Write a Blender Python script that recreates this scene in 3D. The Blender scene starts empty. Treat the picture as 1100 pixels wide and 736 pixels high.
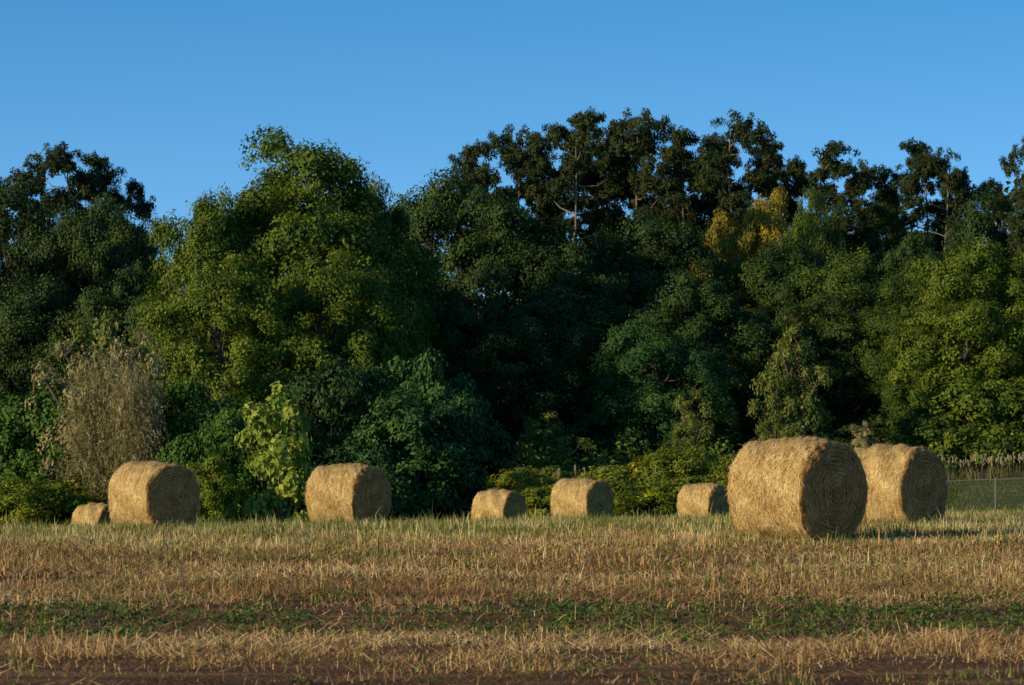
import bpy, math, random
import numpy as np
from mathutils import Vector

# ------------------------------------------------------------------ helpers
F = 3300.0      # focal length in reference units (108 mm on 36 mm sensor, 1100 wide)
EYE = 1.6
COL = bpy.context.scene.collection
_tab = np.random.default_rng(5).random((256, 256))

def vnoise(x, y, s=0):
    x = np.asarray(x, float) + s * 17.3; y = np.asarray(y, float) + s * 9.7
    xi = np.floor(x).astype(int); yi = np.floor(y).astype(int)
    fx = x - xi; fy = y - yi
    fx = fx * fx * (3 - 2 * fx); fy = fy * fy * (3 - 2 * fy)
    a = _tab[xi % 256, yi % 256]; b = _tab[(xi + 1) % 256, yi % 256]
    c = _tab[xi % 256, (yi + 1) % 256]; d = _tab[(xi + 1) % 256, (yi + 1) % 256]
    return (a * (1 - fx) + b * fx) * (1 - fy) + (c * (1 - fx) + d * fx) * fy

def sstep(a, b, x):
    t = np.clip((x - a) / (b - a), 0, 1); return t * t * (3 - 2 * t)

_py = [-2000, 0, 22, 30, 38, 45, 54, 62, 71, 82, 95, 110, 125, 150, 200, 400, 3000]
_pz = [0, 0, 0.0, .09, .30, .48, .45, .34, .22, -.05, -.40, -.80, -1.0, -.9, -.4, 0, 0]
_sy = [-2000, 40, 54, 71, 95, 110, 150, 220, 3000]
_ss = [0, 0, .01, .014, .02, .03, .045, .04, 0]
_yy = np.linspace(-50, 450, 2001)
_zz = np.interp(_yy, _py, _pz)
_k = np.hanning(49); _k /= _k.sum()
_zz = np.convolve(np.pad(_zz, 24, mode='edge'), _k, mode='valid')

def ground(x, y):
    x = np.asarray(x, float); y = np.asarray(y, float)
    z = np.interp(y, _yy, _zz)
    z = z + np.interp(y, _sy, _ss) * np.clip(x, -25, 25)
    z = z + 1.25 * sstep(8, 19, x) * sstep(116, 150, y) * (1 - sstep(250, 500, y))
    z = z + (vnoise(x * .35, y * .5, 1) - .5) * .06 * sstep(5, 20, y) + (vnoise(x * 1.7, y * 1.7, 2) - .5) * .03 * (1 - sstep(80, 120, y))
    return z

def norm(v): return v / np.maximum(np.linalg.norm(v, axis=1, keepdims=True), 1e-9)

def build_mesh(name, V, Q, tone=None, mi=None, mats=(), smooth=None, fib=None):
    me = bpy.data.meshes.new(name)
    V = np.asarray(V, np.float32); Q = np.asarray(Q, np.int32)
    me.vertices.add(len(V)); me.vertices.foreach_set('co', V.ravel())
    me.loops.add(Q.size); me.loops.foreach_set('vertex_index', Q.ravel())
    me.polygons.add(len(Q)); me.polygons.foreach_set('loop_start', np.arange(0, Q.size, 4, dtype=np.int32))
    for m in mats: me.materials.append(m)
    if mi is not None: me.polygons.foreach_set('material_index', np.asarray(mi, np.int32))
    me.update(calc_edges=True)
    if smooth is not None: me.polygons.foreach_set('use_smooth', np.asarray(smooth, bool))
    else: me.polygons.foreach_set('use_smooth', np.zeros(len(Q), bool))
    if tone is not None:
        a = me.attributes.new('tone', 'FLOAT', 'POINT'); a.data.foreach_set('value', np.asarray(tone, np.float32))
    if fib is not None:
        a = me.attributes.new('fib', 'FLOAT_VECTOR', 'POINT'); a.data.foreach_set('vector', np.asarray(fib, np.float32).ravel())
    return me

def add_obj(name, me, loc=(0, 0, 0), scale=(1, 1, 1), rz=0):
    o = bpy.data.objects.new(name, me); COL.objects.link(o)
    o.location = loc; o.scale = scale; o.rotation_euler = (0, 0, rz); return o

class Acc:
    def __init__(s): s.V = []; s.Q = []; s.T = []; s.M = []; s.S = []; s.n = 0
    def add(s, V, Q, T, m=0, smooth=False):
        s.V.append(V); s.Q.append(np.asarray(Q) + s.n); s.T.append(T)
        s.M.append(np.full(len(Q), m)); s.S.append(np.full(len(Q), smooth)); s.n += len(V)
    def mesh(s, name, mats):
        return build_mesh(name, np.concatenate(s.V), np.concatenate(s.Q), np.concatenate(s.T),
                          np.concatenate(s.M), mats, np.concatenate(s.S))

def leaves(acc, rng, P, N, size, aspect=.6, tone=None, m=0, tang=None):
    n = len(P)
    N = norm(N)
    if tang is None: tang = rng.normal(size=(n, 3))
    t = norm(tang - N * np.sum(tang * N, 1, keepdims=True)); b = np.cross(N, t)
    sz = np.broadcast_to(np.asarray(size, float), (n,))[:, None] * .5
    V = np.stack([P + t * sz, P + b * sz * aspect + N * sz * .18, P - t * sz, P - b * sz * aspect + N * sz * .18], 1).reshape(-1, 3)
    Q = np.arange(4 * n).reshape(n, 4)
    acc.add(V, Q, np.repeat(tone, 4), m)

def ball(rng, n):   # points in a unit ball, denser towards the shell
    return norm(rng.normal(size=(n, 3))) * (rng.random((n, 1)) ** .45)

def tube(acc, pts, rad, m=1, ns=7):
    pts = np.asarray(pts, float); k = len(pts)
    d = np.gradient(pts, axis=0); d = norm(d)
    ref = np.tile(np.array([[.3, .9, .1]]), (k, 1))
    u = norm(np.cross(d, ref)); w = np.cross(d, u)
    a = np.linspace(0, 2 * math.pi, ns, endpoint=False)
    R = np.asarray(rad)[:, None, None]
    V = pts[:, None, :] + R * (np.cos(a)[None, :, None] * u[:, None, :] + np.sin(a)[None, :, None] * w[:, None, :])
    Q = []
    for i in range(k - 1):
        for j in range(ns):
            Q.append((i * ns + j, i * ns + (j + 1) % ns, (i + 1) * ns + (j + 1) % ns, (i + 1) * ns + j))
    acc.add(V.reshape(-1, 3), Q, np.full(k * ns, .5), m, True)

# ------------------------------------------------------------------ materials
def new_mat(name):
    m = bpy.data.materials.new(name); m.use_nodes = True
    nt = m.node_tree; nt.nodes.clear(); return m, nt, nt.nodes, nt.links

def ramp(nodes, stops):
    r = nodes.new('ShaderNodeValToRGB'); e = r.color_ramp.elements
    e[0].position = stops[0][0]; e[0].color = (*stops[0][1], 1)
    e[1].position = stops[-1][0]; e[1].color = (*stops[-1][1], 1)
    for p, c in stops[1:-1]:
        x = e.new(p); x.color = (*c, 1)
    return r

def tone_mat(name, stops, trans=.25, rough=.6, nscale=.35, namt=.35, spec=.2):
    m, nt, N, L = new_mat(name)
    at = N.new('ShaderNodeAttribute'); at.attribute_name = 'tone'
    geo = N.new('ShaderNodeNewGeometry')
    nz = N.new('ShaderNodeTexNoise'); nz.inputs['Scale'].default_value = nscale; nz.inputs['Detail'].default_value = 3
    L.new(geo.outputs['Position'], nz.inputs['Vector'])
    oi = N.new('ShaderNodeObjectInfo')
    ma = N.new('ShaderNodeMath'); ma.operation = 'MULTIPLY_ADD'
    L.new(nz.outputs['Fac'], ma.inputs[0]); ma.inputs[1].default_value = namt; ma.inputs[2].default_value = -namt / 2
    ad = N.new('ShaderNodeMath'); ad.operation = 'ADD'; L.new(at.outputs['Fac'], ad.inputs[0]); L.new(ma.outputs[0], ad.inputs[1])
    m2 = N.new('ShaderNodeMath'); m2.operation = 'MULTIPLY_ADD'
    L.new(oi.outputs['Random'], m2.inputs[0]); m2.inputs[1].default_value = .20; L.new(ad.outputs[0], m2.inputs[2])
    r = ramp(N, stops); L.new(m2.outputs[0], r.inputs[0])
    p = N.new('ShaderNodeBsdfPrincipled'); p.inputs['Roughness'].default_value = rough
    p.inputs['Specular IOR Level'].default_value = spec
    L.new(r.outputs[0], p.inputs['Base Color'])
    out = N.new('ShaderNodeOutputMaterial')
    if trans > 0:
        t = N.new('ShaderNodeBsdfTranslucent'); L.new(r.outputs[0], t.inputs['Color'])
        mx = N.new('ShaderNodeMixShader'); mx.inputs[0].default_value = trans
        L.new(p.outputs[0], mx.inputs[1]); L.new(t.outputs[0], mx.inputs[2]); L.new(mx.outputs[0], out.inputs[0])
    else: L.new(p.outputs[0], out.inputs[0])
    return m

def bark_mat(name, c1, c2):
    m, nt, N, L = new_mat(name)
    tc = N.new('ShaderNodeTexCoord'); mp = N.new('ShaderNodeMapping'); mp.inputs['Scale'].default_value = (6, 6, 1.2)
    nz = N.new('ShaderNodeTexNoise'); nz.inputs['Scale'].default_value = 1.5; nz.inputs['Detail'].default_value = 6
    L.new(tc.outputs['Object'], mp.inputs[0]); L.new(mp.outputs[0], nz.inputs['Vector'])
    r = ramp(N, [(.3, c1), (.7, c2)]); L.new(nz.outputs['Fac'], r.inputs[0])
    p = N.new('ShaderNodeBsdfPrincipled'); p.inputs['Roughness'].default_value = .9
    b = N.new('ShaderNodeBump'); b.inputs['Strength'].default_value = .6; L.new(nz.outputs['Fac'], b.inputs['Height'])
    L.new(b.outputs[0], p.inputs['Normal']); L.new(r.outputs[0], p.inputs['Base Color'])
    o = N.new('ShaderNodeOutputMaterial'); L.new(p.outputs[0], o.inputs[0]); return m

BARK = bark_mat('bark', (.05, .04, .03), (.14, .11, .085))
PBARK = bark_mat('pine_bark', (.10, .075, .06), (.28, .22, .18))
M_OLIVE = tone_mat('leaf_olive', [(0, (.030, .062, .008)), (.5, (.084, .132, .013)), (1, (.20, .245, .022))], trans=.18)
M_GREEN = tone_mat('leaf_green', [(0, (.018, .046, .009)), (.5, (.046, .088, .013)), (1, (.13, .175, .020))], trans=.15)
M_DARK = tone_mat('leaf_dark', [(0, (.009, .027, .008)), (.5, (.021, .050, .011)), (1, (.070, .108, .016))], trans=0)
M_BLUE = tone_mat('leaf_bluegreen', [(0, (.012, .042, .013)), (.5, (.028, .082, .021)), (1, (.078, .165, .032))], trans=.12)
M_SHRUB = tone_mat('leaf_shrub', [(0, (.016, .048, .009)), (.5, (.042, .105, .014)), (1, (.12, .205, .024))], trans=.18)
M_PINE = tone_mat('pine_needles', [(0, (.009, .020, .007)), (.5, (.021, .037, .009)), (1, (.065, .076, .014))], trans=0)
M_YEL = tone_mat('leaf_yellow', [(0, (.06, .09, .012)), (.42, (.14, .15, .018)), (.70, (.40, .29, .035)), (1, (.55, .42, .07))])
M_LIGHT = tone_mat('leaf_light', [(0, (.06, .13, .015)), (.5, (.19, .28, .035)), (1, (.46, .50, .10))], trans=.35)
M_SAGE = tone_mat('leaf_sage', [(0, (.045, .08, .015)), (.5, (.125, .165, .03)), (1, (.26, .27, .07))], trans=.25)
M_BEIGE = tone_mat('leaf_straw', [(0, (.07, .085, .025)), (.5, (.22, .20, .085)), (1, (.48, .40, .21))], trans=.2)
M_GOLD = tone_mat('leaf_goldenrod', [(0, (.05, .095, .010)), (.6, (.15, .21, .02)), (.85, (.26, .28, .025)), (1, (.52, .40, .02))])
M_PLUME = tone_mat('reed_plume', [(0, (.07, .09, .03)), (.5, (.18, .165, .085)), (1, (.50, .43, .31))], trans=.3)
M_STRAW = tone_mat('stubble_straw', [(0, (.13, .064, .024)), (.35, (.36, .21, .083)), (.7, (.60, .40, .17)), (1, (.84, .66, .37))], trans=.15, nscale=.6, namt=.4, rough=.55)
M_GRASS = tone_mat('field_grass', [(0, (.04, .085, .010)), (.5, (.11, .165, .022)), (.75, (.33, .31, .085)), (1, (.68, .57, .29))], trans=.3, nscale=.5, namt=.45)
M_WEED = tone_mat('weed_leaf', [(0, (.012, .034, .007)), (.5, (.032, .078, .012)), (1, (.09, .17, .026))], trans=.15)
M_MEADOW = tone_mat('meadow_grass', [(0, (.04, .08, .012)), (.5, (.10, .155, .025)), (1, (.26, .27, .07))], trans=.3, nscale=.2, namt=.5)

def ground_mat():
    m, nt, N, L = new_mat('soil_and_litter')
    geo = N.new('ShaderNodeNewGeometry')
    mp = N.new('ShaderNodeMapping'); mp.inputs['Scale'].default_value = (.35, 1.6, 1); L.new(geo.outputs['Position'], mp.inputs[0])
    n1 = N.new('ShaderNodeTexNoise'); n1.inputs['Scale'].default_value = 1.0; n1.inputs['Detail'].default_value = 5; L.new(mp.outputs[0], n1.inputs['Vector'])
    n2 = N.new('ShaderNodeTexNoise'); n2.inputs['Scale'].default_value = 22; n2.inputs['Detail'].default_value = 6; L.new(geo.outputs['Position'], n2.inputs['Vector'])
    mm = N.new('ShaderNodeMix'); mm.data_type = 'FLOAT'; mm.inputs[0].default_value = .5
    L.new(n1.outputs['Fac'], mm.inputs[2]); L.new(n2.outputs['Fac'], mm.inputs[3])
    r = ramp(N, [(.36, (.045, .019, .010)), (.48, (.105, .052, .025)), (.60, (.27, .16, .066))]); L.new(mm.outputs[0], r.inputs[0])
    r2 = ramp(N, [(.38, (.03, .04, .012)), (.5, (.06, .08, .02)), (.65, (.13, .13, .04))]); L.new(mm.outputs[0], r2.inputs[0])
    sp = N.new('ShaderNodeSeparateXYZ'); L.new(geo.outputs['Position'], sp.inputs[0])
    mr = N.new('ShaderNodeMapRange'); mr.inputs[1].default_value = 70; mr.inputs[2].default_value = 84; L.new(sp.outputs['Y'], mr.inputs[0])
    mx = N.new('ShaderNodeMix'); mx.data_type = 'RGBA'; L.new(mr.outputs[0], mx.inputs[0]); L.new(r.outputs[0], mx.inputs[6]); L.new(r2.outputs[0], mx.inputs[7])
    p = N.new('ShaderNodeBsdfPrincipled'); p.inputs['Roughness'].default_value = .95; p.inputs['Specular IOR Level'].default_value = .1
    L.new(mx.outputs[2], p.inputs['Base Color'])
    b = N.new('ShaderNodeBump'); b.inputs['Strength'].default_value = .8; b.inputs['Distance'].default_value = .05; L.new(n2.outputs['Fac'], b.inputs['Height']); L.new(b.outputs[0], p.inputs['Normal'])
    o = N.new('ShaderNodeOutputMaterial'); L.new(p.outputs[0], o.inputs[0]); return m

# ------------------------------------------------------------------ ground sheet
xs = np.concatenate([np.linspace(-1500, -60, 20)[:-1], np.linspace(-60, 60, 241), np.linspace(60, 1500, 20)[1:]])
ys = np.concatenate([np.linspace(-300, 0, 8)[:-1], np.linspace(0, 18, 20)[:-1], np.linspace(18, 90, 281), np.linspace(90, 220, 131)[1:], np.linspace(220, 3000, 40)[1:]])
GX, GY = np.meshgrid(xs, ys)
V = np.stack([GX.ravel(), GY.ravel(), ground(GX.ravel(), GY.ravel())], 1)
nx, ny = len(xs), len(ys)
i, j = np.meshgrid(np.arange(nx - 1), np.arange(ny - 1)); k = (j * nx + i).ravel()
Q = np.stack([k, k + 1, k + 1 + nx, k + nx], 1)
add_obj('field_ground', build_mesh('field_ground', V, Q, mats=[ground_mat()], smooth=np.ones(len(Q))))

# bale positions: x, y, angle of the end face from the line of sight, scale, mesh
BALES = [(4.17, 45.0, 46, 1.0, 0), (6.74, 54.4, 49, .96, 1), (-7.80, 67.0, 46, .99, 2), (-3.79, 71.0, 57, .98, 0),
         (-.47, 110.0, 57, 1.0, 1), (2.17, 95.0, 55, 1.0, 2), (6.9, 110.0, 52, 1.0, 0), (-15.5, 115.0, 55, 1.0, 1)]

# ------------------------------------------------------------------ field vegetation
rng = np.random.default_rng(11)
def scatter(y0, y1, dens, margin=4):
    w1 = .19 * y1 + margin
    n = int(2 * w1 * (y1 - y0) * dens)
    y = rng.uniform(y0, y1, n); x = rng.uniform(-w1, w1, n)
    keep = np.abs(x) < .19 * y + margin
    return x[keep], y[keep]

def blades(acc, x, y, h, w, lean, tone, z0=0.0, bend=False):
    n = len(x); g = ground(x, y) - .01 + z0
    a = rng.uniform(0, 2 * math.pi, n); fa = rng.uniform(0, math.pi, n)
    side = np.stack([np.cos(fa), np.sin(fa), np.zeros(n)], 1) * (w[:, None] * .5)
    B = np.stack([x, y, g], 1)
    ld = np.stack([np.cos(a), np.sin(a), np.zeros(n)], 1)
    T = B + ld * (h * np.sin(lean))[:, None] + np.stack([0 * h, 0 * h, h * np.cos(lean)], 1)
    if not bend:
        V = np.stack([B - side, B + side, T + side * .55, T - side * .55], 1).reshape(-1, 3)
        acc.add(V, np.arange(4 * n).reshape(n, 4), np.repeat(tone, 4))
    else:
        Mi = B + ld * (h * np.sin(lean) * .3)[:, None] + np.stack([0 * h, 0 * h, h * np.cos(lean) * .62], 1)
        V = np.stack([B - side, B + side, Mi + side * .8, Mi - side * .8, T + side * .15, T - side * .15], 1).reshape(-1, 3)
        b = np.arange(n)[:, None] * 6
        Q = np.concatenate([b + np.array([[0, 1, 2, 3]]), b + np.array([[3, 2, 4, 5]])])
        acc.add(V, Q, np.repeat(tone, 6))

def strip(x, y):      # 0..1 inside the weed strip; its bared dark soil stands in for a shadow band
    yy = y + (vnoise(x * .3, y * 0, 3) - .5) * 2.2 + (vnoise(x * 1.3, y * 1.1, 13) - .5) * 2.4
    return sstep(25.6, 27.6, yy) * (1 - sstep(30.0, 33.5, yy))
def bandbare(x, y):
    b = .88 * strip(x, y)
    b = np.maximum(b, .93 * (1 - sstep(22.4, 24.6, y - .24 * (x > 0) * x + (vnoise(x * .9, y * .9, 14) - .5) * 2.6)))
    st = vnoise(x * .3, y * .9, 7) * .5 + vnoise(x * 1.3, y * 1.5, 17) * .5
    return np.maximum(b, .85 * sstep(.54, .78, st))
acc = Acc()
for (y0, y1, dens, wd) in [(18.5, 35, 900, .0065), (35, 50, 560, .0095), (50, 82, 150, .014)]:
    x, y = scatter(y0, y1, dens)
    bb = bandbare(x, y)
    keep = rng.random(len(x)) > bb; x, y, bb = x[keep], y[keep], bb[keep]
    n = len(x); lying = rng.random(n) < .58
    h = np.where(lying, rng.uniform(.05, .22, n), rng.gamma(4.0, .018, n) * (.5 + 1.0 * vnoise(x * 1.2, y * 1.2, 8))) * (1 - .35 * bb)
    lean = np.where(lying, rng.uniform(1.0, 1.5, n), np.abs(rng.normal(0, .6, n)))
    tone = np.clip(rng.normal(.47, .25, n) + (vnoise(x * .3, y * .9, 2) - .5) * .5, 0, 1)
    blades(acc, x, y, h, rng.uniform(.6, 1.5, n) * wd, lean, tone, z0=np.where(lying, rng.uniform(0, .05, n), 0))
add_obj('stubble', acc.mesh('stubble', [M_STRAW]))

acc = Acc()
x, y = scatter(34, 86, 210)
dz = (.20 + sstep(40, 49, y)) * (.25 + 1.0 * vnoise(x * .5, y * .7, 4)) * np.where(y > 66, 1.2, 1)
keep = rng.random(len(x)) < dz; x, y = x[keep], y[keep]; n = len(x)
h = rng.gamma(5, .022, n) * (.4 + 1.1 * vnoise(x * .8, y * .8, 5))
tone = np.clip(.12 + .75 * vnoise(x * .7, y * .9, 6) + rng.normal(0, .18, n), 0, 1)
blades(acc, x, y, h, rng.uniform(.008, .02, n), np.abs(rng.normal(.3, .3, n)), tone, bend=True)
tx, ty = scatter(46, 78, .6); q_ = rng.random(len(tx)) < 1.6 * vnoise(tx * .4, ty * .4, 33); tx, ty = tx[q_], ty[q_]
hs = rng.uniform(.6, 1.25, len(tx))
x = np.repeat(tx, 30) + rng.normal(0, .11, len(tx) * 30); y = np.repeat(ty, 30) + rng.normal(0, .11, len(tx) * 30); n = len(x)
blades(acc, x, y, rng.gamma(6, .034, n) * np.repeat(hs, 30), rng.uniform(.008, .016, n), np.abs(rng.normal(.3, .25, n)), np.clip(np.repeat(rng.uniform(.1, .9, len(tx)), 30) + rng.normal(0, .15, n), 0, 1), bend=True)
for (bx, by, th, s_, mi_) in BALES[:4]:
    n = 1500; an = rng.uniform(0, 2 * math.pi, n); rr = rng.uniform(.55, 1.35, n)
    blades(acc, bx + rr * np.cos(an), by + rr * np.sin(an), rng.gamma(5, .024, n), rng.uniform(.008, .015, n), np.abs(rng.normal(.35, .3, n)), np.clip(rng.normal(.5, .25, n), 0, 1), bend=True)
tx, ty = scatter(20, 48, 2.6); kk = rng.random(len(tx)) < .15 + .9 * sstep(.5, .8, vnoise(tx * .4, ty * .7, 12)); tx, ty = tx[kk], ty[kk]
x = np.repeat(tx, 22) + rng.normal(0, .07, len(tx) * 22); y = np.repeat(ty, 22) + rng.normal(0, .07, len(tx) * 22); n = len(x)
blades(acc, x, y, rng.gamma(5, .018, n), rng.uniform(.005, .010, n), np.abs(rng.normal(.4, .3, n)), np.clip(rng.normal(.35, .2, n), 0, 1), bend=True)
add_obj('field_grass', acc.mesh('field_grass', [M_GRASS]))

acc = Acc()
tx, ty = scatter(20, 50, 11)
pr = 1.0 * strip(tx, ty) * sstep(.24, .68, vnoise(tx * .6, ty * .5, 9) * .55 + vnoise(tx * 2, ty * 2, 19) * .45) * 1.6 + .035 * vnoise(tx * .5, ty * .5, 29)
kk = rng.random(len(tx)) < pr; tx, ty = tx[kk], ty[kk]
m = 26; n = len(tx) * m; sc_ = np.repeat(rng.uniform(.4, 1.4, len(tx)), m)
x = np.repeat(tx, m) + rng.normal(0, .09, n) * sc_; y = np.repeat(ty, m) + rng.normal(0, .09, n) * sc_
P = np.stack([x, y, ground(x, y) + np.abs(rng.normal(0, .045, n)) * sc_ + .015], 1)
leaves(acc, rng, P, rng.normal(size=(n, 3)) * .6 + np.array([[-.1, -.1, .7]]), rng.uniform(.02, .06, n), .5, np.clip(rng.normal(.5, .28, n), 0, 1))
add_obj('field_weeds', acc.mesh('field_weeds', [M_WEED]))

acc = Acc()
x, y = scatter(84, 160, 32, 12); n = len(x)
h = rng.gamma(5, .06, n) * (.4 + 1.0 * vnoise(x * .3, y * .3, 5))
h = h * (1 - .75 * sstep(10, 15, x) * sstep(100, 112, y)) * (1 - .5 * (1 - sstep(100, 118, y)))
blades(acc, x, y, h, rng.uniform(.015, .04, n), np.abs(rng.normal(.3, .3, n)), np.clip(rng.normal(.45, .2, n), 0, 1), bend=True)
add_obj('meadow_grass', acc.mesh('meadow_grass', [M_MEADOW]))

# ------------------------------------------------------------------ hay bales
def bale_mat():
    m, nt, N, L = new_mat('rolled_hay')
    at = N.new('ShaderNodeAttribute'); at.attribute_name = 'fib'
    tc = N.new('ShaderNodeTexCoord')
    mp = N.new('ShaderNodeMapping'); mp.inputs['Scale'].default_value = (5, 60, 1); L.new(at.outputs['Vector'], mp.inputs[0])
    n1 = N.new('ShaderNodeTexNoise'); n1.inputs['Scale'].default_value = 1; n1.inputs['Detail'].default_value = 5; n1.inputs['Roughness'].default_value = .65; L.new(mp.outputs[0], n1.inputs['Vector'])
    n2 = N.new('ShaderNodeTexNoise'); n2.inputs['Scale'].default_value = 3.2; n2.inputs['Detail'].default_value = 4; L.new(tc.outputs['Object'], n2.inputs['Vector'])
    n3 = N.new('ShaderNodeTexNoise'); n3.inputs['Scale'].default_value = 38; n3.inputs['Detail'].default_value = 5; n3.inputs['Roughness'].default_value = .7; L.new(tc.outputs['Object'], n3.inputs['Vector'])
    def math_(op, a, b):
        x = N.new('ShaderNodeMath'); x.operation = op
        for q, v in ((0, a), (1, b)):
            if isinstance(v, (int, float)): x.inputs[q].default_value = v
            else: L.new(v, x.inputs[q])
        return x.outputs[0]
    s = math_('ADD', math_('MULTIPLY', n1.outputs['Fac'], .36), math_('MULTIPLY', n3.outputs['Fac'], .38))
    s = math_('ADD', s, math_('MULTIPLY', n2.outputs['Fac'], .26))
    sp = N.new('ShaderNodeSeparateXYZ'); L.new(at.outputs['Vector'], sp.inputs[0])
    sw = math_('SINE', math_('MULTIPLY', sp.outputs['Y'], 95.0), 0)
    sw = math_('MULTIPLY', math_('MULTIPLY', sw, sp.outputs['Z']), .030)
    s2 = math_('ADD', s, sw)
    r = ramp(N, [(.39, (.13, .065, .020)), (.46, (.36, .225, .078)), (.53, (.56, .39, .155)), (.61, (.84, .67, .36))]); L.new(s2, r.inputs[0])
    mx = N.new('ShaderNodeMix'); mx.data_type = 'RGBA'; mx.blend_type = 'MULTIPLY'; L.new(sp.outputs['Z'], mx.inputs[0])
    L.new(r.outputs[0], mx.inputs[6]); mx.inputs[7].default_value = (.92, .68, .45, 1)
    p = N.new('ShaderNodeBsdfPrincipled'); p.inputs['Roughness'].default_value = .7; p.inputs['Specular IOR Level'].default_value = .2
    L.new(mx.outputs[2], p.inputs['Base Color'])
    b = N.new('ShaderNodeBump'); b.inputs['Strength'].default_value = 1.0; b.inputs['Distance'].default_value = .07; L.new(s2, b.inputs['Height']); L.new(b.outputs[0], p.inputs['Normal'])
    o = N.new('ShaderNodeOutputMaterial'); L.new(p.outputs[0], o.inputs[0]); return m
M_BALE = bale_mat()
M_BSTRAW = tone_mat('bale_straw', [(0, (.13, .065, .020)), (.35, (.34, .215, .075)), (.7, (.58, .415, .17)), (1, (.86, .70, .40))], trans=.1, nscale=3, namt=.4, rough=.55)

def make_bale(name, seed, R=.79, Lh=.70, ns=200):
    r_ = np.random.default_rng(seed)
    prof = []  # (axial, radius, cap)
    rc = .085
    for t in np.linspace(0.0, 1, 44)[:-1]: prof.append((-Lh - .03 * (1 - t), max(.002, t * (R - rc)), 1))
    for t in np.linspace(0, math.pi / 2, 7): prof.append((-Lh + rc * (1 - math.cos(t)), R - rc + rc * math.sin(t), 1 if t < .8 else 0))
    for t in np.linspace(-1, 1, 50)[1:-1]: prof.append((t * (Lh - rc), R + .018 * (1 - t * t), 0))
    for t in np.linspace(math.pi / 2, 0, 7): prof.append((Lh - rc * (1 - math.cos(t)), R - rc + rc * math.sin(t), 1 if t < .8 else 0))
    for t in np.linspace(1, 0.0, 44)[1:]: prof.append((Lh + .03 * (1 - t), max(.002, t * (R - rc)), 1))
    prof = np.array(prof); kp = len(prof)
    ang = np.linspace(0, 2 * math.pi, ns + 1) - math.pi / 2
    A, I = np.meshgrid(ang, np.arange(kp))
    ax = prof[I, 0]; rr = prof[I, 1]; cap = prof[I, 2]
    nz = (vnoise(np.cos(A) * 2.2 + ax * 2, np.sin(A) * 2.2 + ax * 3, seed) - .5) * .09 + (vnoise(np.cos(A) * 9 + ax * 14, np.sin(A) * 9 + ax * 7, seed + 3) - .5) * .026 \
        + (vnoise(ax * 30, np.abs(A) * 1.5, seed + 4) - .5) * .02
    sp = rr + A / (2 * math.pi) * .075 + (vnoise(np.cos(A) * rr * 5, np.sin(A) * rr * 5, seed + 11) - .5) * .06
    layer = (vnoise(sp * 30, A * 1.2 + cap, seed + 5) - .5) * .034 + (vnoise(np.cos(A) * rr * 20, np.sin(A) * rr * 20, seed + 8) - .5) * .03 + (vnoise(np.cos(A) * rr * 6, np.sin(A) * rr * 6, seed + 9) - .5) * .04
    r2 = rr + np.where(cap > 0, nz * rr / R, nz)
    ax2 = ax + np.sign(ax) * np.where(cap > 0, layer, 0)
    Y = r2 * np.cos(A); Z = r2 * np.sin(A)
    Z = np.where(Z < -.66 * R, -.66 * R + (Z + .66 * R) * .80, Z)
    Y = Y * (1 + .03 * (Z < 0) * np.abs(Z) / R)
    V = np.stack([ax2.ravel(), Y.ravel(), Z.ravel()], 1)
    along = (A * np.maximum(rr, .25)).ravel(); across = np.where(cap > 0, rr + A / (2 * math.pi) * .066, ax + 3).ravel()
    fib = np.stack([along, across, cap.ravel()], 1)
    a, b = np.meshgrid(np.arange(ns), np.arange(kp - 1)); k = (b * (ns + 1) + a).ravel()
    Q = np.stack([k, k + 1, k + ns + 2, k + ns + 1], 1)
    n = 24000
    idx = r_.integers(0, len(V), n); rad = rr.ravel()[idx]; cp = cap.ravel()[idx]
    idx = idx[r_.random(n) < np.clip(rad / R, .05, 1) * np.where(cp > 0, .45, .7)]; n = len(idx)
    P = V[idx] + r_.normal(0, .012, (n, 3))
    capm = cap.ravel()[idx][:, None]
    No = np.where(capm > 0, np.stack([np.sign(V[idx, 0]), 0 * idx, 0 * idx], 1), norm(np.stack([0 * P[:, 0], P[:, 1], P[:, 2]], 1)))
    circ = np.where(capm > 0, np.cross(No, P), np.cross(No, np.tile([[1., 0, 0]], (n, 1)))); circ = norm(circ)
    d = r_.normal(size=(n, 3)) * .8 + circ * np.sign(r_.normal(size=(n, 1))) * 1.5
    d = norm(d - No * np.sum(d * No, 1, keepdims=True) * (1 - .12))
    ln = r_.gamma(4, .013, n)[:, None]; sd = norm(np.cross(d, No)) * (r_.uniform(.0018, .004, n)[:, None])
    P0 = P + No * .004; P1 = P + d * ln + No * (np.abs(r_.normal(0, .008, (n, 1))) + .004)
    FV = np.stack([P0 - sd, P0 + sd, P1 + sd * .6, P1 - sd * .6], 1).reshape(-1, 3)
    FQ = np.arange(4 * n).reshape(n, 4) + len(V)
    allV = np.concatenate([V, FV]); allV[:, 2] = np.maximum(allV[:, 2], -R * .945)
    tn = r_.normal(.50, .30, n) - .08 * capm[:, 0]
    tone = np.concatenate([np.full(len(V), .5), np.repeat(np.clip(tn, 0, 1), 4)])
    fb = np.concatenate([fib, np.zeros((4 * n, 3))])
    return build_mesh(name, allV, np.concatenate([Q, FQ]), tone, np.concatenate([np.zeros(len(Q)), np.ones(n)]),
                    [M_BALE, M_BSTRAW], np.concatenate([np.ones(len(Q)), np.zeros(n)]), fb)
BM = [make_bale('hay_bale_roll_%d' % s, s) for s in (1, 2, 3)]
for x, y, th, sc, mi in BALES:
    z = float(ground(x, y)) + .79 * sc * .945 - .03
    t = math.radians(th)
    add_obj('hay_bale', BM[mi], (x, y, z), (sc, sc, sc), math.atan2(-math.cos(t), math.sin(t)))

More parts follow.
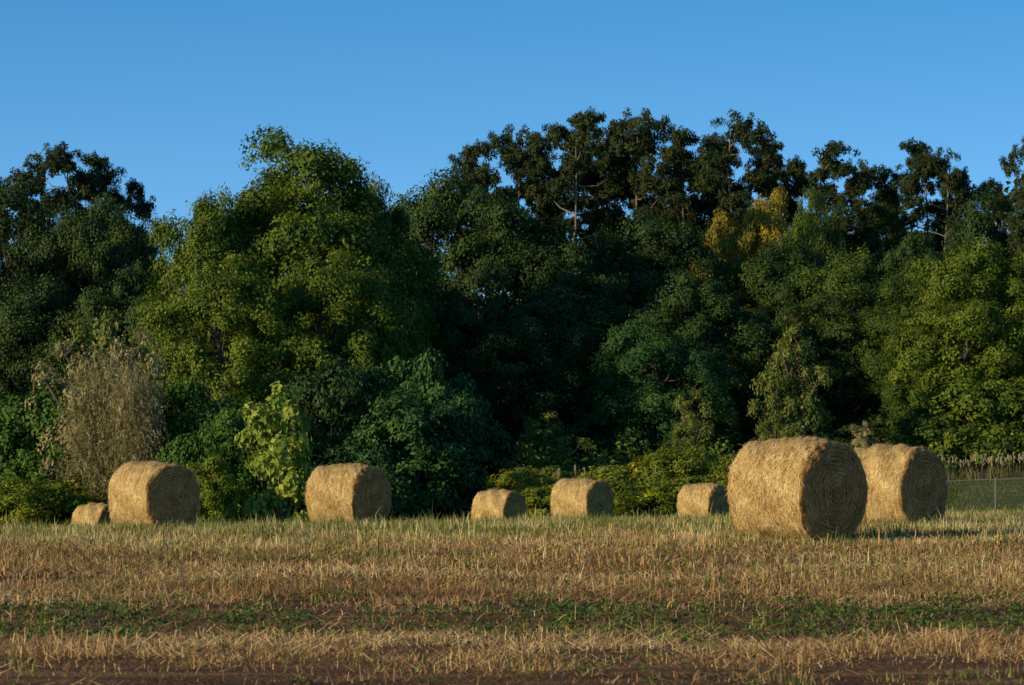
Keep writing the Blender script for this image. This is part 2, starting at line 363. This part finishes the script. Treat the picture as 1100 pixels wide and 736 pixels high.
# ------------------------------------------------------------------ trees
def crown(acc, rng, c, rad, nl, lr, nc, cr, nleaf, ls, flat=.75, aspect=.6, egg=.25, spread=(.5, .85), outw=.9, tonevar=.5, cull=-2):
    c = np.array(c, float); rad = np.array(rad, float)
    i = np.arange(nl) + .5
    ph = np.arccos(1 - 2 * i / nl); th = math.pi * (1 + 5 ** .5) * i
    d = np.stack([np.cos(th) * np.sin(ph), np.sin(th) * np.sin(ph), np.cos(ph)], 1) + rng.normal(0, .18, (nl, 3)); d = norm(d)
    k = rng.uniform(*spread, nl)[:, None]
    Lc = c + d * rad * k; Lc[:, :2] = c[:2] + (Lc[:, :2] - c[:2]) * (1 - egg * d[:, 2:3])
    Lr = lr * rng.uniform(.65, 1.35, nl)
    li = np.repeat(np.arange(nl), nc); n2 = len(li)
    d2 = norm(rng.normal(size=(n2, 3)) + d[li] * .7 + np.array([[0, 0, .25]]))
    C = Lc[li] + d2 * Lr[li][:, None] * np.array([[1, 1, flat]]) * rng.uniform(.6, 1.08, n2)[:, None]
    ctone = rng.normal(.5, .19, n2) + rng.normal(0, .1, nl)[li]
    csz = cr * rng.uniform(.65, 1.3, n2)
    ci = np.repeat(np.arange(n2), nleaf); n3 = len(ci)
    o = ball(rng, n3)
    P = C[ci] + o * csz[ci][:, None] * np.array([[.98, .98, .62]]) + np.array([[0, 0, -.12 * cr]]) * (o[:, :1] ** 2 + o[:, 1:2] ** 2) + rng.normal(0, .08 * cr, (n3, 3))
    N = rng.normal(size=(n3, 3)) * .38 + d2[ci] * outw + o * .55 + np.array([[0, 0, .2]])
    tone = np.clip(ctone[ci] * tonevar + .5 * (1 - tonevar) + rng.normal(0, .15, n3), 0, 1)
    leaves(acc, rng, P, N, ls * rng.uniform(.6, 1.35, n3), aspect, tone)
    return Lc, Lr

def limbs(acc, rng, H0, H1, r0, targets, n, rb, drop=(.1, .3)):
    k = 9; t = np.linspace(0, 1, k)
    wob = np.cumsum(rng.normal(0, .012 * H1, (k, 2)), 0); wob -= wob[0]
    pts = np.concatenate([wob, (t * H1)[:, None]], 1); pts[0, 2] = -.3
    rad = r0 * (1 - .8 * t); rad[0] *= 1.5
    tube(acc, pts, rad, 1, 10)
    sel = rng.permutation(len(targets))[:n]
    for s in sel:
        T = targets[s]; z = np.clip(T[2] - rng.uniform(*drop) * H1, H0 * .8, H1 * .95)
        b = np.array([np.interp(z, pts[:, 2], pts[:, q]) for q in range(3)])
        mid = (b + T) / 2 + np.array([0, 0, -.2 * drop[1] * H1 * rng.uniform(.3, 1)])
        mid2 = (mid + T) / 2 + rng.normal(0, .12, 3)
        tube(acc, [b, (b + mid) / 2, mid, mid2, T], np.array([rb, rb * .75, rb * .55, rb * .38, rb * .2]) * rng.uniform(.7, 1.2), 1, 6)

def broadleaf(name, seed, H=20, W=14, base=4, nl=52, lr=2.0, nc=17, cr=.95, nleaf=72, ls=.24, **kw):
    a = Acc(); r = np.random.default_rng(seed)
    Lc, Lr = crown(a, r, (0, 0, (H + base) / 2), (W / 2, W / 2, (H - base) / 2), nl, lr, nc, cr, nleaf, ls, **kw)
    limbs(a, r, base, H * .82, .35 * H / 20, Lc, 26, .13)
    me = a.mesh(name, [M_GREEN, BARK]); me['H'] = H; me['W'] = W; return me

def pine(name, seed, H=24, W=8, frac=.42, nl=16, lr=1.35):
    a = Acc(); r = np.random.default_rng(seed)
    Ls = []
    for i in range(nl):
        t = (i + r.uniform(0, 1)) / nl if i < nl - 1 else .98
        z = H * (1 - frac) + t * (H * frac - .8)
        prof = math.sqrt(max(.02, 1 - ((t - .40) / .66) ** 2))
        rr = W / 2 * prof * r.uniform(.35, 1.1) if i < nl - 1 else .2
        an = i * 2.4 + r.uniform(-.6, .6)
        Ls.append((rr * math.cos(an), rr * math.sin(an), z))
    Ls = np.array(Ls); Lr = lr * r.uniform(.6, 1.3, nl)
    nc = 24; li = np.repeat(np.arange(nl), nc); n2 = len(li)
    d2 = norm(r.normal(size=(n2, 3)) + np.array([[0, 0, .3]]))
    C = Ls[li] + d2 * (Lr[li] * r.uniform(.3, 1.1, n2))[:, None] * np.array([[1.2, 1.2, .55]])
    ct = r.normal(.5, .18, n2)
    nleaf = 50; ci = np.repeat(np.arange(n2), nleaf); n3 = len(ci); o = ball(r, n3)
    P = C[ci] + o * np.array([[.46, .46, .34]])
    leaves(a, r, P, r.normal(size=(n3, 3)) * .6 + d2[ci] * .6 + o * .5 + np.array([[0, 0, .3]]), .32 * r.uniform(.6, 1.4, n3), .32,
           np.clip(ct[ci] * .6 + .2 + r.normal(0, .12, n3), 0, 1), tang=o + r.normal(0, .3, (n3, 3)))
    limbs(a, r, H * .5, H * .96, .25, Ls, nl, .06, drop=(.02, .07))
    for q in range(5):
        z = H * (1 - frac) * r.uniform(.75, 1); an = r.uniform(0, 6.28); l = r.uniform(.5, 1.4)
        tube(a, [(0, 0, z), (l * .5 * math.cos(an), l * .5 * math.sin(an), z + .05), (l * math.cos(an), l * math.sin(an), z - .05)], [.05, .03, .012], 1, 5)
    me = a.mesh(name, [M_PINE, PBARK]); me['H'] = H; me['W'] = W; return me

def shrub(name, seed, H=4, W=4, nl=30, lr=.75, nc=14, cr=.42, nleaf=52, ls=.15, **kw):
    a = Acc(); r = np.random.default_rng(seed)
    Lc, Lr = crown(a, r, (0, 0, H * .45), (W / 2, W / 2, H * .55), nl, lr, nc, cr, nleaf, ls, egg=.15, **kw)
    for q in range(7):
        T = Lc[r.integers(len(Lc))]; tube(a, [(r.normal(0, .15), r.normal(0, .15), -.2), T * np.array([.4, .4, .6]), T], [.05, .035, .012], 1, 6)
    me = a.mesh(name, [M_SHRUB, BARK]); me['H'] = H; me['W'] = W; return me

BL = [broadleaf('broadleaf_a', 1), broadleaf('broadleaf_b', 2, nl=60, lr=1.7, nc=16),
      broadleaf('broadleaf_c', 3, H=20, W=12, nl=46, lr=1.9), broadleaf('broadleaf_d', 4, H=18, W=14, base=2, nl=60, lr=1.7, nc=16),
      broadleaf('broadleaf_e', 5, H=20, W=14, base=1.5, nl=76, lr=1.45, nc=18, cr=.8, nleaf=60, ls=.23)]
PN = [pine('pine_a', 11), pine('pine_b', 12, nl=19), pine('pine_c', 13, nl=9, frac=.20, W=7, lr=1.15), pine('pine_d', 14, nl=20, frac=.5), pine('pine_e', 15, nl=14, frac=.36, lr=1.4)]
SH = [shrub('shrub_a', 21), shrub('shrub_b', 22, nl=36, lr=.62), shrub('shrub_c', 23, nl=24, lr=.85, ls=.19)]
SMALL = broadleaf('sapling', 31, H=7, W=4.2, base=.6, nl=30, lr=.55, nc=9, cr=.42, nleaf=26, ls=.16, spread=(.25, 1.0))
BIGLEAF = shrub('big_leaf_plant', 32, H=5, W=3, nl=40, lr=.42, nc=7, cr=.36, nleaf=20, ls=.24, spread=(.3, 1.0))

prng = random.Random(3)
def place(name, me, px, top, d, wpx, mat, rz=None):
    x = (px - 550) / F * d; g = float(ground(x, d))
    Ht = EYE + (500 - top) / F * d - g
    Wt = wpx / F * d
    sz = Ht / me['H']; sx = Wt / me['W'] * .97
    o = add_obj(name, me, (x, d, g), (sx, sx, sz), prng.uniform(0, 6.283) if rz is None else rz)
    o.material_slots[0].link = 'OBJECT'; o.material_slots[0].material = mat
    return o

for px, top, d, w, k in [(62, 154, 200, 105, 1), (104, 162, 203, 85, 4), (18, 182, 198, 90, 0), (145, 190, 205, 70, 3), (-50, 160, 200, 110, 1),
        (510, 150, 192, 85, 4), (548, 136, 196, 90, 1), (580, 140, 199, 80, 0), (599, 130, 176, 78, 2), (630, 115, 196, 105, 4), (662, 124, 199, 90, 3), (692, 118, 196, 100, 1), (734, 136, 194, 95, 4),
        (768, 140, 200, 80, 0), (796, 121, 194, 100, 1), (826, 148, 202, 75, 4), (855, 166, 200, 70, 3), (900, 150, 190, 95, 0), (925, 172, 196, 70, 1), (950, 192, 200, 60, 4),
        (984, 148, 192, 85, 4), (1008, 160, 190, 75, 1), (1030, 178, 195, 70, 3), (1066, 190, 200, 75, 3), (1106, 146, 180, 64, 1), (1170, 150, 190, 110, 0),
        (640, 170, 204, 110, 3), (740, 172, 206, 110, 3)]:
    place('pine_tree', PN[k], px, top, d, w, M_PINE)
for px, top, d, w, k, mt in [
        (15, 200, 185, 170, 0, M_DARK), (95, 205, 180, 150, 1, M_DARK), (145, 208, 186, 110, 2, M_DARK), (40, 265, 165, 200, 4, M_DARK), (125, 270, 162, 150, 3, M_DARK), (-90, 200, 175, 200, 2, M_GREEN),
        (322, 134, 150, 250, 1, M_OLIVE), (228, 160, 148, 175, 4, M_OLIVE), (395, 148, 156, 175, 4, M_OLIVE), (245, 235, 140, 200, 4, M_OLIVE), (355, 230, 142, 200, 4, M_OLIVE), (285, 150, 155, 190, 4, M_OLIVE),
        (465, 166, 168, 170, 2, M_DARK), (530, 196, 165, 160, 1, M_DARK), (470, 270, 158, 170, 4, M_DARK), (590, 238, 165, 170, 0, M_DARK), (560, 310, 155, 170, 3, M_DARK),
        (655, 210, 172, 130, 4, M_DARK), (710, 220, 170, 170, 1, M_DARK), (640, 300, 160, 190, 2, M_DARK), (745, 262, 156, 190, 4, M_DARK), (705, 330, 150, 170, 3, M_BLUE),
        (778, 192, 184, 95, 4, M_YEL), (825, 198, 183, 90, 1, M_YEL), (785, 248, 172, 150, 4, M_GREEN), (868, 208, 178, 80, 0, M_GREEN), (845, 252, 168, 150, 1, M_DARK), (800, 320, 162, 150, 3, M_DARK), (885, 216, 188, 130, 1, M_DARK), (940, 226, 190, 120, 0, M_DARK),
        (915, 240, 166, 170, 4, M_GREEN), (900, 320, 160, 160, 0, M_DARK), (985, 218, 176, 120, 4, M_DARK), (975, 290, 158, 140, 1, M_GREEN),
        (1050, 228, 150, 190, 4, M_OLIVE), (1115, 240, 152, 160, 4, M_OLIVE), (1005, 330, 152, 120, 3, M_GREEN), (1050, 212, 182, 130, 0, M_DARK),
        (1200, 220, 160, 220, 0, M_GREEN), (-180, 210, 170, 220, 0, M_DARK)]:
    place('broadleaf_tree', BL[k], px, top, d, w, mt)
for px, top, d, w, mt in [(858, 332, 143, 80, M_SAGE), (832, 380, 142, 50, M_SAGE), (738, 405, 142, 55, M_SAGE), (592, 432, 145, 85, M_SAGE), (925, 445, 140, 34, M_BEIGE), (1035, 320, 148, 120, M_OLIVE)]:
    place('young_tree', SMALL, px, top, d, w, mt)
for px, top, d, w, k, mt in [
        (48, 420, 123, 140, 0, M_SHRUB), (5, 440, 124, 110, 1, M_SHRUB), (-50, 430, 124, 120, 2, M_SHRUB), (220, 402, 122, 130, 1, M_SHRUB), (255, 440, 117, 110, 0, M_SHRUB), (205, 455, 119, 80, 2, M_SHRUB),
        (350, 398, 128, 120, 0, M_DARK), (345, 450, 124, 110, 1, M_DARK), (415, 380, 129, 120, 2, M_BLUE), (475, 376, 128, 110, 1, M_BLUE), (440, 430, 125, 150, 0, M_BLUE), (500, 440, 128, 110, 2, M_DARK), (395, 455, 124, 110, 1, M_BLUE), (510, 490, 129, 70, 0, M_DARK),
        (225, 488, 112, 70, 1, M_GOLD), (60, 510, 120, 100, 2, M_GOLD), (15, 512, 118, 100, 1, M_GOLD), (-50, 512, 118, 100, 0, M_GOLD),
        (560, 506, 119, 80, 0, M_GOLD), (612, 500, 121, 100, 1, M_GOLD), (665, 494, 121, 100, 2, M_GOLD), (715, 486, 121, 90, 0, M_GOLD), (765, 478, 122, 90, 1, M_GOLD), (700, 512, 118, 100, 1, M_GOLD), (765, 507, 118, 100, 2, M_GOLD), (590, 520, 117, 80, 2, M_GOLD), (640, 516, 117, 90, 0, M_GOLD),
        (945, 450, 154, 90, 0, M_DARK), (1000, 425, 148, 100, 1, M_GREEN), (1045, 400, 147, 110, 2, M_OLIVE), (1095, 410, 147, 110, 0, M_OLIVE), (1020, 445, 146.5, 90, 2, M_GREEN), (1070, 450, 146.5, 90, 1, M_GREEN), (1160, 430, 150, 120, 1, M_GREEN), (900, 455, 152, 90, 1, M_DARK)]:
    place('shrub', SH[k], px, top, d, w, mt)
place('large_leaf_shrub', BIGLEAF, 302, 386, 113, 88, M_LIGHT)

def feathery(name, seed, H=7, W=5.2, ns=1000):
    a = Acc(); r = np.random.default_rng(seed)
    Ps, Ds, Ts = [], [], []
    for s in range(ns):
        an = r.uniform(0, 6.283); R = W / 2 * math.sqrt(r.uniform(.02, 1)) * r.uniform(.8, 1.15); h = H * r.uniform(.45, 1.0) * (1 - .3 * (R / (W / 2)) ** 2)
        t = np.linspace(.25, 1, 34)
        rr = R * t ** 1.1; z = h * np.sin(np.clip(t * 1.9, 0, 3)); z = np.where(t > .8, z - (t - .8) * 1.5, z)
        p = np.stack([rr * np.cos(an + .3 * t), rr * np.sin(an + .3 * t), z], 1); p += np.cumsum(r.normal(0, .02, p.shape), 0)
        Ps.append(p); Ds.append(np.gradient(p, axis=0)); Ts.append(np.full(34, r.normal(.5, .22)))
    P = np.concatenate(Ps); D = norm(np.concatenate(Ds)); T = np.concatenate(Ts); n = len(P)
    leaves(a, r, P + r.normal(0, .06, (n, 3)), r.normal(size=(n, 3)), .22 * r.uniform(.6, 1.4, n), .14, np.clip(T + r.normal(0, .12, n), 0, 1), tang=D + r.normal(0, .4, (n, 3)))
    for q in range(12):
        an = r.uniform(0, 6.28); tube(a, [(0, 0, -.2), (.3 * math.cos(an), .3 * math.sin(an), H * .35), (.9 * math.cos(an), .9 * math.sin(an), H * .7)], [.07, .05, .02], 1, 6)
    me = a.mesh(name, [M_BEIGE, BARK]); me['H'] = H; me['W'] = W; return me
FE = feathery('feathery_shrub', 41)
place('feathery_shrub', FE, 108, 368, 120.5, 110, M_BEIGE)
place('feathery_shrub', FE, 144, 380, 119.5, 80, M_BEIGE)
place('young_tree', SMALL, 105, 306, 126, 120, M_SAGE)
place('young_tree', SMALL, 82, 345, 122, 95, M_BEIGE)
place('young_tree', SMALL, 140, 330, 122, 80, M_BEIGE)

def mass(name, seed, x0, x1, y0, y1, zt, nl, lr, nc, cr, nleaf, ls, mat):
    a = Acc(); r = np.random.default_rng(seed)
    X = r.uniform(x0, x1, nl); Yv = r.uniform(y0, y1, nl); Z = ground(X, Yv) + zt * r.uniform(0, 1, nl) * (.75 + .5 * vnoise(X * .12, Yv * 0, seed))
    L = np.stack([X, Yv, Z], 1); li = np.repeat(np.arange(nl), nc); n2 = len(li)
    d2 = norm(r.normal(size=(n2, 3)) + np.array([[0, 0, .2]])); C = L[li] + d2 * lr * r.uniform(.5, 1.1, n2)[:, None]
    ci = np.repeat(np.arange(n2), nleaf); n3 = len(ci); ct = r.normal(.5, .2, n2)
    leaves(a, r, C[ci] + r.normal(0, cr * .5, (n3, 3)), r.normal(size=(n3, 3)) * .6 + d2[ci] + np.array([[0, 0, .3]]), ls * r.uniform(.6, 1.4, n3), .6,
           np.clip(ct[ci] * .5 + .25 + r.normal(0, .13, n3), 0, 1))
    add_obj(name, a.mesh(name, [mat]))
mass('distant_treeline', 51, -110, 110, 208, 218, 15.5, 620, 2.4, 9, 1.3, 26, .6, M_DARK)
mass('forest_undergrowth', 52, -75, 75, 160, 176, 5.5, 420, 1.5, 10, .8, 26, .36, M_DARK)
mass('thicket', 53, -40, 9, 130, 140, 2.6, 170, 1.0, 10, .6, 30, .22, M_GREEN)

def reeds(name, seed, x0, x1, y0, y1, n, h0, h1):
    global rng
    a = Acc(); rng = np.random.default_rng(seed)
    x = rng.uniform(x0, x1, n * 7); y = rng.uniform(y0, y1, n * 7); m = n * 7
    blades(a, x, y, rng.uniform(.5, 1, m) * h0, rng.uniform(.02, .05, m), np.abs(rng.normal(.25, .2, m)), np.clip(rng.normal(.2, .12, m), 0, 1), bend=True)
    x = rng.uniform(x0, x1, n); y = rng.uniform(y0, y1, n); H = rng.uniform(h0, h1, n); g = ground(x, y)
    blades(a, x, y, H, np.full(n, .02), np.zeros(n) + .02, np.full(n, .3))
    k = 12; P = np.repeat(np.stack([x, y, g + H - .15], 1), k, 0); P[:, 2] += np.tile(np.linspace(0, .22, k), n); P += rng.normal(0, .018, P.shape)
    leaves(a, rng, P, rng.normal(size=P.shape) * np.array([[1, 1, .3]]), .13, .4, np.clip(rng.normal(.75, .15, len(P)), 0, 1), tang=np.tile([[0., 0, 1]], (len(P), 1)) + rng.normal(0, .25, P.shape))
    add_obj(name, a.mesh(name, [M_PLUME]))
reeds('plume_grass', 61, 17.5, 40, 140, 143, 260, .7, 1.05)
reeds('plume_grass', 62, .3, 5.6, 119.5, 121.5, 30, 1.8, 2.35)

# ------------------------------------------------------------------ chain link fence
def simple_mat(name, c, rough, metal):
    m, nt, N, L = new_mat(name); p = N.new('ShaderNodeBsdfPrincipled')
    nz = N.new('ShaderNodeTexNoise'); nz.inputs['Scale'].default_value = 12
    r = ramp(N, [(.3, tuple(v * .75 for v in c)), (.7, c)]); L.new(nz.outputs['Fac'], r.inputs[0]); L.new(r.outputs[0], p.inputs['Base Color'])
    p.inputs['Roughness'].default_value = rough; p.inputs['Metallic'].default_value = metal
    o = N.new('ShaderNodeOutputMaterial'); L.new(p.outputs[0], o.inputs[0]); return m
M_STEEL = simple_mat('galvanised_steel', (.24, .25, .25), .6, .5)
fence = bpy.data.objects.new('chain_link_fence', None); COL.objects.link(fence)
def child(name, a):
    o = bpy.data.objects.new(name, a.mesh(name, [M_STEEL])); COL.objects.link(o); o.parent = fence
FX0, FY, FH = 17.2, 122.0, 1.25
posts = np.arange(FX0, FX0 + 26, 2.0)
a = Acc()
for x in posts:
    g = float(ground(x, FY)); tube(a, [(x, FY, g - .3), (x, FY, g + .6), (x, FY, g + FH + .06)], [.03, .03, .03], 0, 8)
child('posts', a)
a = Acc(); rp = [(x, FY, float(ground(x, FY)) + FH) for x in np.arange(FX0, posts[-1] + .1, .8)]
tube(a, rp, [.02] * len(rp), 0, 8); child('top_rail', a)
a = Acc()
for s in (-1, 1):
    for x in np.arange(FX0 - 1.2, posts[-1] + 1.2, .10):
        xa, xb = (x, x + FH * .95) if s > 0 else (x + FH * .95, x)
        p = [(xa + (xb - xa) * t, FY - .03, float(ground(xa + (xb - xa) * t, FY)) + .04 + t * (FH - .05)) for t in (0, .5, 1)]
        p = [q for q in p if FX0 <= q[0] <= posts[-1]]
        if len(p) == 3: tube(a, p, [.0028] * 3, 0, 3)
child('wire_mesh', a)

# ------------------------------------------------------------------ light, sky, camera
el = math.radians(17); saz = Vector((-.86, -.51, 0)).normalized()
sdir = Vector((saz.x * math.cos(el), saz.y * math.cos(el), math.sin(el)))
sl = bpy.data.lights.new('sun', 'SUN'); sl.energy = 5.0; sl.angle = math.radians(.5); sl.color = (1, .79, .44)
so = bpy.data.objects.new('sun', sl); COL.objects.link(so); so.rotation_euler = sdir.to_track_quat('Z', 'Y').to_euler(); so.location = (-60, -40, 40)

w = bpy.data.worlds.new('World'); bpy.context.scene.world = w; w.use_nodes = True
N = w.node_tree.nodes; L = w.node_tree.links; N.clear()
tc = N.new('ShaderNodeTexCoord'); ad = N.new('ShaderNodeVectorMath'); ad.operation = 'MULTIPLY_ADD'
ad.inputs[1].default_value = (1, 1, 2.6); ad.inputs[2].default_value = (0, 0, .17)
nm = N.new('ShaderNodeVectorMath'); nm.operation = 'NORMALIZE'
sk = N.new('ShaderNodeTexSky'); sk.sky_type = 'NISHITA'; sk.sun_disc = False
sk.sun_elevation = math.radians(18); sk.sun_rotation = math.atan2(saz.x, saz.y) % (2 * math.pi)
sk.air_density = 1.0; sk.dust_density = .3; sk.ozone_density = 2.5
sx = N.new('ShaderNodeSeparateXYZ'); L.new(tc.outputs['Generated'], sx.inputs[0])
# elevation tint on the sky: painted pale haze low, darkened overhead to cut ambient
sky_tint = ramp(N, [(.04, (.80, .93, .96)), (.16, (.345, .79, .93)), (.5, (.19, .40, .50))]); L.new(sx.outputs['Z'], sky_tint.inputs[0])
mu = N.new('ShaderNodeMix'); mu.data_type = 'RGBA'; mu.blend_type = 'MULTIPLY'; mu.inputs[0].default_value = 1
L.new(sky_tint.outputs[0], mu.inputs[7])
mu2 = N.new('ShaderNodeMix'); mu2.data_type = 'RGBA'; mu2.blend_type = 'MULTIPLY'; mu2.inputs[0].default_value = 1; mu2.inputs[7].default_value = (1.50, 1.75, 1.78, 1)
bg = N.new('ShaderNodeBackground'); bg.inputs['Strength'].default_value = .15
wo = N.new('ShaderNodeOutputWorld')
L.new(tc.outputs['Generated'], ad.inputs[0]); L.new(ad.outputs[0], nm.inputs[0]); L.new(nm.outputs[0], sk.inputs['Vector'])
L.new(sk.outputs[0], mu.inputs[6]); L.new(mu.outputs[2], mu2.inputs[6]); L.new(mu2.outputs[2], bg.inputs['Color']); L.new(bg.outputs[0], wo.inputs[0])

cam = bpy.data.cameras.new('camera'); co = bpy.data.objects.new('camera', cam); COL.objects.link(co)
co.location = (0, 0, EYE); co.rotation_euler = (math.radians(90), 0, 0)
cam.sensor_width = 36; cam.lens = 36 * F / 1100; cam.shift_y = 132 / 1100
cam.clip_end = 5000; cam.dof.use_dof = True; cam.dof.focus_distance = 58; cam.dof.aperture_fstop = 6.3
sc = bpy.context.scene; sc.camera = co
sc.view_settings.view_transform = 'Standard'; sc.view_settings.look = 'None'; sc.view_settings.exposure = 0
